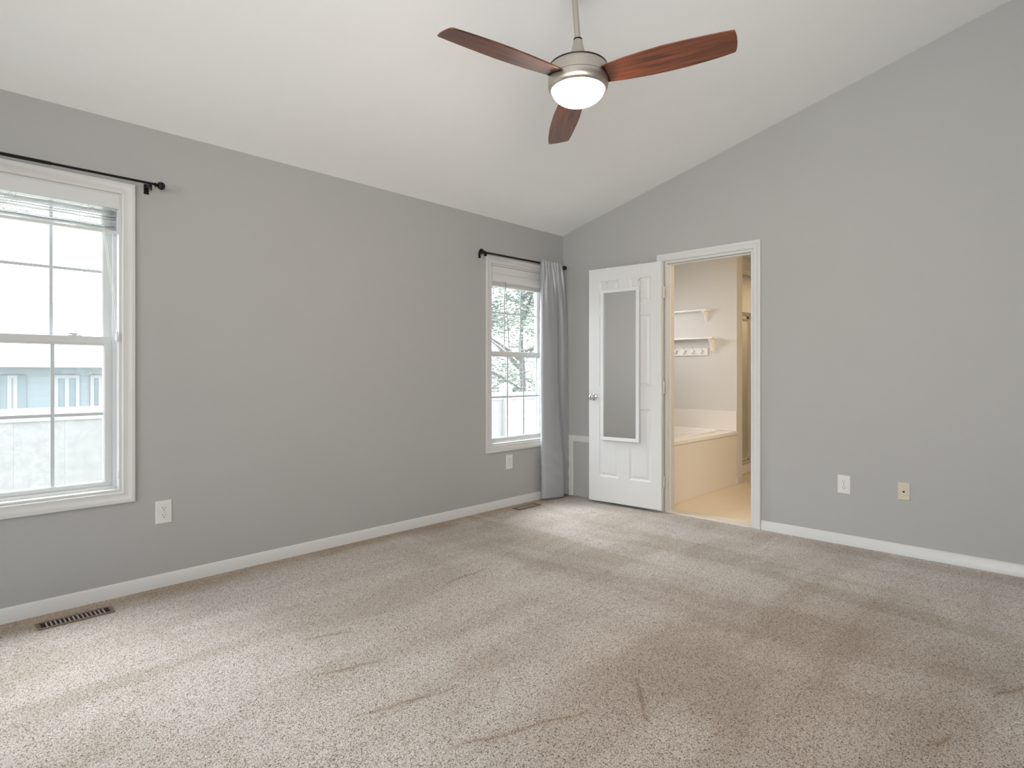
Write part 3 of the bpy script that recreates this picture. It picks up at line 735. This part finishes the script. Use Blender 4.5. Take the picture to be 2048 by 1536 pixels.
MB().lathe([(.0145, dz(2.605)), (.0192, dz(2.606)), (.0192, dz(2.612)), (.0145, dz(2.613))], n=32).build('collar', M['black'], fan, smooth=40)
MB().lathe([(.010, dz(2.608)), (.0185, dz(2.606)), (.0230, dz(2.585)), (.0290, dz(2.560)), (.0350, dz(2.545)), (.0365, dz(2.541)), (.0370, dz(2.530)), (.0430, dz(2.505)), (.052, dz(2.488)), (.052, dz(2.480))], n=40).build('rod_cover', M['nickel'], fan, smooth=35)
mh = MB().lathe([(.040, dz(2.492)), (.118, dz(2.488)), (.1265, dz(2.483)), (.1285, dz(2.478)), (.1300, dz(2.470)), (.1320, dz(2.428))], n=72).build('motor_housing', M['nickel'], fan, smooth=35)
MB().lathe([(.1180, dz(2.487)), (.1290, dz(2.485)), (.1298, dz(2.4815)), (.1285, dz(2.4790))], n=72, caps=False).build('rim_band', M['black'], fan, smooth=40)
MB().lathe([(.1285, dz(2.430)), (.1285, dz(2.4255))], n=72).build('seam', M['dark'], fan)
MB().lathe([(.1320, dz(2.4265)), (.1325, dz(2.420)), (.1320, dz(2.404)), (.1295, dz(2.392)), (.1250, dz(2.383)), (.1190, dz(2.379)), (.1155, dz(2.380)), (.1155, dz(2.4)), (.1, dz(2.4265))], n=72, caps=False).build('light_ring', M['nickel'], fan, smooth=35)
bowl = [(.1150, dz(2.386))]
for k in range(1, 15):
    a = k / 14 * PI / 2; bowl.append((.1150 * math.cos(a) + 1e-4, dz(2.386) - .066 * math.sin(a)))
MB().lathe(bowl, n=64).build('light_bowl', M['bowl'], fan, smooth='all', props={'label': 'glowing frosted glass bowl'})
def blade():
    # outline along r with leading (+) and trailing (-) edges
    st = [(.118, .052, -.050), (.16, .058, -.056), (.22, .066, -.064), (.30, .073, -.070), (.38, .0765, -.0725), (.46, .0765, -.070), (.54, .072, -.0655), (.60, .0665, -.061), (.645, .060, -.0565)]
    tip = [(.6515, .048, -.0545), (.656, .028, -.052), (.659, .004, -.0500), (.661, -.022, -.0490), (.6615, -.046, -.0478)]
    P = [(r, a) for r, a, b in st] + [(.650, .054)] + [(.6555, .036), (.659, .012), (.6605, -.014), (.6595, -.036), (.656, -.0545)] + [(r, b) for r, a, b in st[::-1]]
    n = len(P); th = .006
    m = MB()
    def cur(r, y): return .010 * ((r - .12) / .54) ** 1.0 * 0 - .0
    m.add([(r, y, -th / 2) for r, y in P] + [(r, y, th / 2) for r, y in P], [list(range(n))[::-1], list(range(n, 2 * n))] + [(i, (i + 1) % n, n + (i + 1) % n, n + i) for i in range(n)])
    return m
for k, al in enumerate((-2.8, 117.2, -122.8)):
    # al: bearing from the viewing direction, positive to the right
    a = HEAD - math.radians(al)
    o = blade().build('blade', M['wood'], fan, bevel=.002)
    o.location = (0, 0, dz(2.428)); o.rotation_mode = 'XYZ'
    o.rotation_euler = (math.radians(-12.5), 0, a)
    br = MB().box(.06, .135, -.045, .045, -.006, .002).build('blade_bracket', M['black'], o)

# ------------------------------------------------------------------ wall plates
def outlet(label):
    o = thing('wall_outlet', (0, 0, 0), label, 'outlet', group='white duplex outlets on the bedroom walls')
    W_, H_ = .040, .062
    m = MB(); m.add([(-W_, 0, -H_), (W_, 0, -H_), (W_, 0, H_), (-W_, 0, H_), (-W_ + .004, -.006, -H_ + .004), (W_ - .004, -.006, -H_ + .004), (W_ - .004, -.006, H_ - .004), (-W_ + .004, -.006, H_ - .004)],
        [(3, 2, 1, 0), (4, 5, 6, 7), (0, 1, 5, 4), (1, 2, 6, 5), (2, 3, 7, 6), (3, 0, 4, 7)])
    m.build('faceplate', M['plastic'], o, bevel=.001)
    for z in (.0195, -.0195):
        pts = []
        for k in range(24):
            a = 2 * PI * k / 24; pts.append((.0172 * math.cos(a), max(-.0125, min(.0125, .0172 * math.sin(a))) + z))
        r = MB().prism(pts, 'y', -.0085, -.004).build('receptacle', M['plastic'], o, bevel=.0008)
        m = MB(); m.box(-.0075, -.0052, -.0088, -.006, z - .001, z + .0085); m.box(.0052, .0072, -.0088, -.006, z, z + .0075)
        m.lathe([(.0026, -.0088), (.0026, -.006)], (0, 0, z - .0075), 'y', 12)
        m.build('socket_slots', M['dark'], r)
    MB().lathe([(.0030, -.0072), (.0030, -.004)], (0, 0, 0), 'y', 12).build('screw', M['chrome'], o)
    return o
o1 = outlet('white duplex outlet below and right of the nearer window')
o1.location = (.979, D, .397)
o2 = copy_tree(o1); o2['label'] = 'small white duplex outlet below the farther window beside the curtain'; o2.location = (3.627, D, .378)
o3 = copy_tree(o1); o3['label'] = 'white duplex outlet on the far wall right of the doorway'; o3.location = (L, 1.139, .399); o3.rotation_euler = (0, 0, -PI / 2)
pj = thing('wall_jack_plate', (L, .801, .400), 'ivory cable jack plate, rightmost plate on the far wall', 'wall plate', rotz=-PI / 2)
m = MB(); W_, H_ = .034, .056
m.add([(-W_, 0, -H_), (W_, 0, -H_), (W_, 0, H_), (-W_, 0, H_), (-W_ + .004, -.007, -H_ + .004), (W_ - .004, -.007, -H_ + .004), (W_ - .004, -.007, H_ - .004), (-W_ + .004, -.007, H_ - .004)],
      [(3, 2, 1, 0), (4, 5, 6, 7), (0, 1, 5, 4), (1, 2, 6, 5), (2, 3, 7, 6), (3, 0, 4, 7)])
m.build('faceplate', M['ivory'], pj, bevel=.001)
m = MB(); m.lathe([(.0055, -.0105), (.0055, -.006)], (0, 0, -.002), 'y', 12); m.box(-.010, 0, -.0078, -.0065, -.004, -.001); m.build('jack', M['dark'], pj)
for z in (.040, -.042): MB().lathe([(.003, -.0082), (.003, -.006)], (0, 0, z), 'y', 12).build('screw', M['hinge'], pj)

# ------------------------------------------------------------------ floor registers
def register(x, y, rz, ln, wd, label):
    r = thing('floor_register', (x, y, 0), label, 'floor vent', rotz=rz, group='brown floor registers along the window wall')
    hl, hw = ln / 2, wd / 2
    m = MB(); m.frame(-hl, hl, -hw, hw, [(0, 0), (0, .003), (.004, .006), (.014, .005), (.014, 0)], plane='xz', sgn=1)
    m.v = [(a, c, b + .0005) for a, b, c in m.v]; m.build('frame', M['vent'], r)
    MB().box(-hl + .012, hl - .012, -hw + .012, hw - .012, .0003, .0012).build('duct_shadow', M['dark'], r)
    m = MB(); n = 15
    for i in range(1, n):
        xx = -hl + .020 + (ln - .04) * i / n; m.box(xx - .0026, xx + .0026, -hw + .013, hw - .013, .0015, .0050)
    m.build('fins', mat('register_fin', (.40, .33, .30), .4, metal=.1, var=.1), r)
    return r
register(.567, 3.362, 0, .290, .092, 'brown metal floor register in the carpet under the nearer window')
register(3.703, 3.398, 0, .275, .085, 'small brown floor register in the carpet by the farther window and curtain')

# ------------------------------------------------------------------ bathroom
BX0, BX1, BY0, BY1 = L + .12, 7.75, .60, 3.655
TY, TX = 2.553, 5.970      # tub apron plane, wall with shelves
mb = MB(); mb.box(BX0 - .108, BX1, BY0, BY1, -.06, -.004)
tag(mb.build('floor_bathroom', M['tile_floor']), 'beige tiled bathroom floor seen through the doorway', 'floor', kind='structure')
mb = MB(); mb.box(BX0, BX1, BY0 - .1, BY1 + .03, 2.44, 2.54)
tag(mb.build('ceiling_bathroom', M['bath_wall']), 'white bathroom ceiling beyond the doorway', 'ceiling', kind='structure')
mb = MB(); mb.box(BX0, BX1, BY0 - .1, BY0, -.06, 2.5); mb.box(BX1, BX1 + .1, BY0 - .1, BY1 + .03, -.06, 2.5)
mb.box(BX0, 5.0, BY1, BY1 + .03, -.06, 2.5); mb.box(5.45, BX1, BY1, BY1 + .03, -.06, 2.5); mb.box(5.0, 5.45, BY1, BY1 + .03, -.06, 1.55); mb.box(5.0, 5.45, BY1, BY1 + .03, 1.95, 2.5)
tag(mb.build('wall_bathroom', M['bath_wall']), 'cream bathroom walls around the tub and shower', 'wall', kind='structure')
mb = MB(); mb.box(BX0 - .118, BX0 - .001 + .004, YR, 1.68, 0, .01)
mb = MB(); mb.box(TX, TX + .135, TY, BY1, -.01, 2.45)
tag(mb.build('wall_partition', M['bath_wall']), 'cream partition wall between the tub and shower', 'wall', kind='structure')
mb = MB(); mb.box(TX + .135, BX1, 2.748, 2.86, 2.30, 2.45)
tag(mb.build('trim_3', M['bath_wall']), 'tan header above the shower opening', 'header', kind='structure')
# bathroom face of the doorway wall keeps the cream paint
mb = MB(); mb.prism([(BY0, 0), (BY0, 2.44), (1.684, 2.44), (1.684, 0)], 'x', BX0, BX0 + .004); mb.prism([(2.53, 0), (2.53, 2.44), (BY1, 2.44), (BY1, 0)], 'x', BX0, BX0 + .004); mb.prism([(1.684, 2.112), (1.684, 2.44), (2.53, 2.44), (2.53, 2.112)], 'x', BX0, BX0 + .004)
tag(mb.build('wall_bathroom_side', M['bath_wall']), 'cream bathroom face of the doorway wall', 'wall', kind='structure')
mb = MB(); mb.prism([(TX + .137 + a - .002, b) for a, b in [(0, 0)]] * 3, 'y', 0, 1) if False else None
mb = MB(); mb.prism([(TY - a, b) for a, b in [(0, -.004), (.010, -.004), (.010, .065), (.004, .075), (0, .075)]], 'x', TX - .002, TX + .137)
tag(mb.build('baseboard_bathroom', M['trim']), 'short white baseboard on the end of the partition', 'baseboard', kind='structure')

tub = thing('bathtub', (5.22, TY, 0), 'white drop-in bathtub with a cream tiled front, seen through the doorway', 'bathtub')
x0, x1, y1_ = BX0 + .006 - 5.22, TX - 5.22 - .001, BY1 - TY - .001
m = MB(); m.box(x0, x1, 0, .06, -.004, .515); m.box(x0, x1, y1_ - .10, y1_, -.004, .515); m.box(x0, x0 + .05, .06, y1_ - .1, 0, .515); m.box(x1 - .05, x1, .06, y1_ - .1, 0, .515)
m.build('apron', M['tile'], tub, bevel=.002)
# tub deck and basin as one moulded shell
vs, fs = [], []; n = 96
rings = [(0.0, .515, 'r'), (0.0, .540, 'r'), (.06, .545, 'e'), (.02, .560, 'e1'), (0, .560, 'e2'), (-.02, .545, 'e3'), (-.05, .36, 'e4'), (-.12, .16, 'e5'), (-.30, .11, 'e6')]
cx, cyy = (x0 + x1) / 2, (y1_) / 2 - .0
ex, ey = (x1 - x0) / 2 - .12, y1_ / 2 - .125
def ring(kind, z):
    out = []
    for i in range(n):
        a = 2 * PI * i / n; c, s = math.cos(a), math.sin(a)
        if kind == 'r':
            k = 1 / max(abs(c), abs(s)); px, py = c * k * (x1 - x0) / 2, s * k * (y1_ + .012) / 2
            out.append((cx + px, cyy - .006 + py, z))
        else:
            off = kind; p = .22
            out.append((cx + (ex + off) * math.copysign(abs(c) ** p, c), cyy + (ey + off) * math.copysign(abs(s) ** p, s), z))
    return out
R = [ring('r', .512), ring('r', .540), ring(.035, .542), ring(.030, .556), ring(.010, .558), ring(-.005, .545), ring(-.04, .36), ring(-.09, .17), ring(-.17, .12)]
for r_ in R: vs += r_
for j in range(len(R) - 1):
    for i in range(n): q = (i + 1) % n; fs.append((j * n + i, j * n + q, (j + 1) * n + q, (j + 1) * n + i))
fs.append([(len(R) - 1) * n + i for i in range(n)])
MB().add(vs, fs).build('tub_basin', M['tub'], tub, smooth=35)
MB().box(x1 - .010, x1, 0, y1_, .541, .748).build('tile_splash', M['tile_yz'], tub, bevel=.002)

def shelf(yr, z, dep, brk, label):
    s = thing('wall_shelf', (TX, 3.2, z), label, 'shelf', group='white bracket shelves in the bathroom')
    y0, y1 = yr - 3.2, 3.62 - 3.2
    MB().box(-dep, 0, y0, y1, -.018, 0).build('shelf_board', M['shelf'], s, bevel=.003)
    for y in (y0 + .035, y1 - .05):
        pr = [(0, -.018), (-dep * .86, -.018), (-dep * .84, -.035), (-dep * .62, -brk * .34), (-dep * .44, -brk * .55), (-dep * .30, -brk * .86), (-.012, -brk), (0, -brk)]
        MB().prism(pr, 'y', y, y + .018).build('bracket', M['shelf'], s, bevel=.001)
shelf(2.835, 1.812, .115, .125, 'upper white bracket shelf on the bathroom wall')
shelf(2.760, 1.515, .135, .165, 'lower white bracket shelf above the row of coat hooks')
hr = thing('hook_rail', (TX, 3.2, 1.365), 'white rail with metal coat hooks under the lower bathroom shelf', 'hook rail')
MB().box(-.016, 0, 2.862 - 3.2, 3.60 - 3.2, -.040, .040).build('rail_board', M['shelf'], hr, bevel=.003)
for y in (2.915, 3.014, 3.116, 3.219, 3.320, 3.42, 3.52):
    yy = y - 3.2
    m = MB(); m.lathe([(.008, -.020), (.008, -.014)], (0, yy, .008), 'x', 12)
    m.tube([(-.018, yy, .010), (-.034, yy, .022), (-.050, yy, .045), (-.056, yy, .052)], [.004, .0038, .0036, .005], 8)
    m.tube([(-.018, yy, .006), (-.026, yy, -.012), (-.040, yy, -.026), (-.056, yy, -.022), (-.062, yy, -.006)], [.0042, .004, .004, .004, .0052], 8)
    m.build('coat_hook', M['chrome'], hr, smooth=True)

sh = thing('shower_enclosure', (6.9, 2.748, 0), 'tan metal-framed shower enclosure at the right edge of the doorway view', 'shower')
xa, xb = TX + .137 - 6.9, BX1 - 6.9 - .002
m = MB(); m.box(xa, xb, 0, .11, -.004, .10); m.build('curb', M['tub'], sh, bevel=.008)
MB().box(xa, xb, .11, .90, -.004, .05).build('shower_pan', M['tub'], sh, bevel=.008)
m = MB(); m.box(xa, xb, .030, .075, 1.790, 1.835); m.box(xa, xb, .030, .075, .10, .135); m.box(xa, xa + .03, .035, .07, .135, 1.79)
m.box(xb - .03, xb, .035, .07, .135, 1.79); m.build('rail_frame', M['shower_frame'], sh, bevel=.004)
m = MB(); m.frame(xa + .03, -.052, .145, 1.765, [(0, 0), (0, .02), (.022, .02), (.022, 0)], plane='xz', sgn=1, y0=.036)
dd = m.build('shower_door', M['shower_frame'], sh, bevel=.002)
MB().box(xa + .048, -.070, .045, .050, .165, 1.745).build('door_glass', M['shower_glass'], dd)
MB().box(-.051, -.041, .040, .066, .135, 1.79).build('gasket', M['gasket'], sh)
MB().box(-.020, xb - .03, .045, .050, .135, 1.79).build('side_glass', M['shower_glass'], sh)
MB().box(-.041, -.016, .036, .070, .135, 1.79).build('mullion', M['shower_frame'], sh, bevel=.002)

# ------------------------------------------------------------------ outdoors
GZ = -1.35
mb = MB(); mb.box(-60, 70, D + .16, 90, GZ - .3, GZ)
tag(mb.build('ground', M['lawn']), 'pale sunlit lawn outside the windows', 'lawn', kind='structure')

def house():
    h = thing('neighbour_house', (2.5, 22, GZ), 'pale blue sided neighbour house behind the nearer window', 'house')
    x0, x1 = -14, 8.0
    EZ = 1.36 - GZ
    MB().box(x0, x1, 0, 9, 0, EZ).build('siding_wall', M['siding'], h)
    m = MB(); m.prism([(-.55, EZ - .02), (-.55, EZ + .10), (4.5, EZ + 2.3), (9.5, EZ + .10), (9.5, EZ - .02)], 'x', x0 - .4, x1 + .4); m.build('roof', M['shingle'], h)
    m = MB(); m.box(x0 - .4, x1 + .4, -.68, -.56, EZ - .06, EZ + .11); m.build('gutter', M['out_trim'], h)
    z0, z1 = 1.16, 2.42
    def hx(px):      # place along the house front for a bearing measured from the photo
        k = (px - 1024) / F; d = fw + rt * k
        return 22 * d.x / d.y - 2.5
    for a, b in ((14, 34), (108, 158), (180, 203)):
        xa, xb = hx(a), hx(b)
        f = MB().frame(xa, xb, z0, z1, [(0, 0), (0, .06), (.09, .06), (.09, 0)], plane='xz', sgn=-1).build('house_window', M['out_trim'], h)
        MB().box(xa + .06, xb - .06, -.03, -.001, z0 + .06, z1 - .06).build('pane', M['out_trim' if b == 34 else 'out_pane'], f)
        if b == 158: MB().box((xa + xb) / 2 - .05, (xa + xb) / 2 + .05, -.05, -.031, z0 + .05, z1 - .05).build('sash_bar', M['out_trim'], f)
    for a, b in ((0, 14), (34, 52)):
        MB().box(hx(a), hx(b), -.05, -.001, z0, z1).build('shutter', M['shutter'], h)
house()

def fence():
    f = thing('vinyl_fence', (3, 5.75, GZ), 'white vinyl yard fence with posts outside the windows', 'fence')
    zt = .87 - GZ
    xs_ = [-1.4, -.1, 2.2, 3.75, 5.83, 8.1, 10.4, 12.7]
    yo = lambda x: 0
    for x in xs_:
        m = MB(); m.box(x - 3 - .065, x - 3 + .065, -.065, .065, 0, zt + .07); m.build('post', M['fence'], f, bevel=.004)
        m = MB(); m.box(x - 3 - .08, x - 3 + .08, -.08, .08, zt + .07, zt + .09); m.add([(x - 3 - .08, -.08, zt + .09), (x - 3 + .08, -.08, zt + .09), (x - 3 + .08, .08, zt + .09), (x - 3 - .08, .08, zt + .09), (x - 3, 0, zt + .14)], [(0, 1, 4), (1, 2, 4), (2, 3, 4), (3, 0, 4), (3, 2, 1, 0)])
        m.build('post_cap', M['fence'], f)
    for a, b in zip(xs_[:-1], xs_[1:]):
        for q0, q1 in ((zt - .10, zt), (.10, .24)): MB().box(a - 3 + .065, b - 3 - .065, -.025, .025, q0, q1).build('rail', M['fence'], f, bevel=.004)
        m = MB(); n = int((b - a - .13) / .28); w_ = (b - a - .13) / n
        for i in range(n):
            q = a - 3 + .065 + i * w_; m.box(q, q + w_, -.011, .011, .24, zt - .10)
        m.build('panel', M['fence_panel'], f, bevel=.002)
fence()

def tree(x, y, h, rad, seed, label, n=5200, zc0=.62):
    rnd = random.Random(seed)
    t = thing('tree', (x, y, GZ), label, 'tree', group='trees behind the fence')
    m = MB(); m.tube([(0, 0, -.1), (.05, .03, h * .25), (-.04, .06, h * .5), (.05, 0, h * .85)], [.09, .075, .05, .02], 10)
    for k in range(16):
        a = rnd.uniform(0, 6.28); z = h * rnd.uniform(.18, .7); r = rad * rnd.uniform(.5, .85)
        m.tube([(0, 0, z), (r * .5 * math.cos(a), r * .5 * math.sin(a), z + r * .3), (r * math.cos(a), r * math.sin(a), z + r * .55)], [.05, .035, .012], 6)
    m.build('trunk', M['bark'], t, smooth=True)
    m = MB(); cl = []
    for k in range(70):
        a = rnd.uniform(0, 6.28); u = rnd.uniform(-1, 1); r = rad * rnd.uniform(.25, 1) ; s = math.sqrt(1 - u * u)
        cl.append((r * s * math.cos(a), r * s * math.sin(a), h * zc0 + u * h * .42 * rnd.uniform(.6, 1), rnd.uniform(.25, .55) * rad * .5))
    for k in range(n):
        c = rnd.choice(cl); d = Vector((rnd.gauss(0, 1), rnd.gauss(0, 1), rnd.gauss(0, 1))) * c[3] * .55
        p = Vector(c[:3]) + d; s = rnd.uniform(.03, .065)
        e = Matrix.Rotation(rnd.uniform(0, 6.28), 3, 'Z') @ Matrix.Rotation(rnd.uniform(-1.2, 1.2), 3, 'X')
        q = [e @ Vector(v) * s for v in ((-1, 0, 0), (-.2, -.45, .05), (1, 0, -.1), (-.2, .45, .05))]
        m.add([p + v for v in q], [(0, 1, 2), (0, 2, 3)])
    o = m.build('foliage', M['leaf'], t)
tree(9.6, 8.9, 6.2, 2.1, 1, 'leafy tree behind the fence, left part of the farther window view', 20000)
tree(14.6, 9.7, 6.6, 2.5, 2, 'leafy tree behind the fence, right part of the farther window view', 20000, .55)
tree(18.5, 15.5, 7.5, 3.2, 3, 'large background tree behind the two nearer trees', 16000, .5)
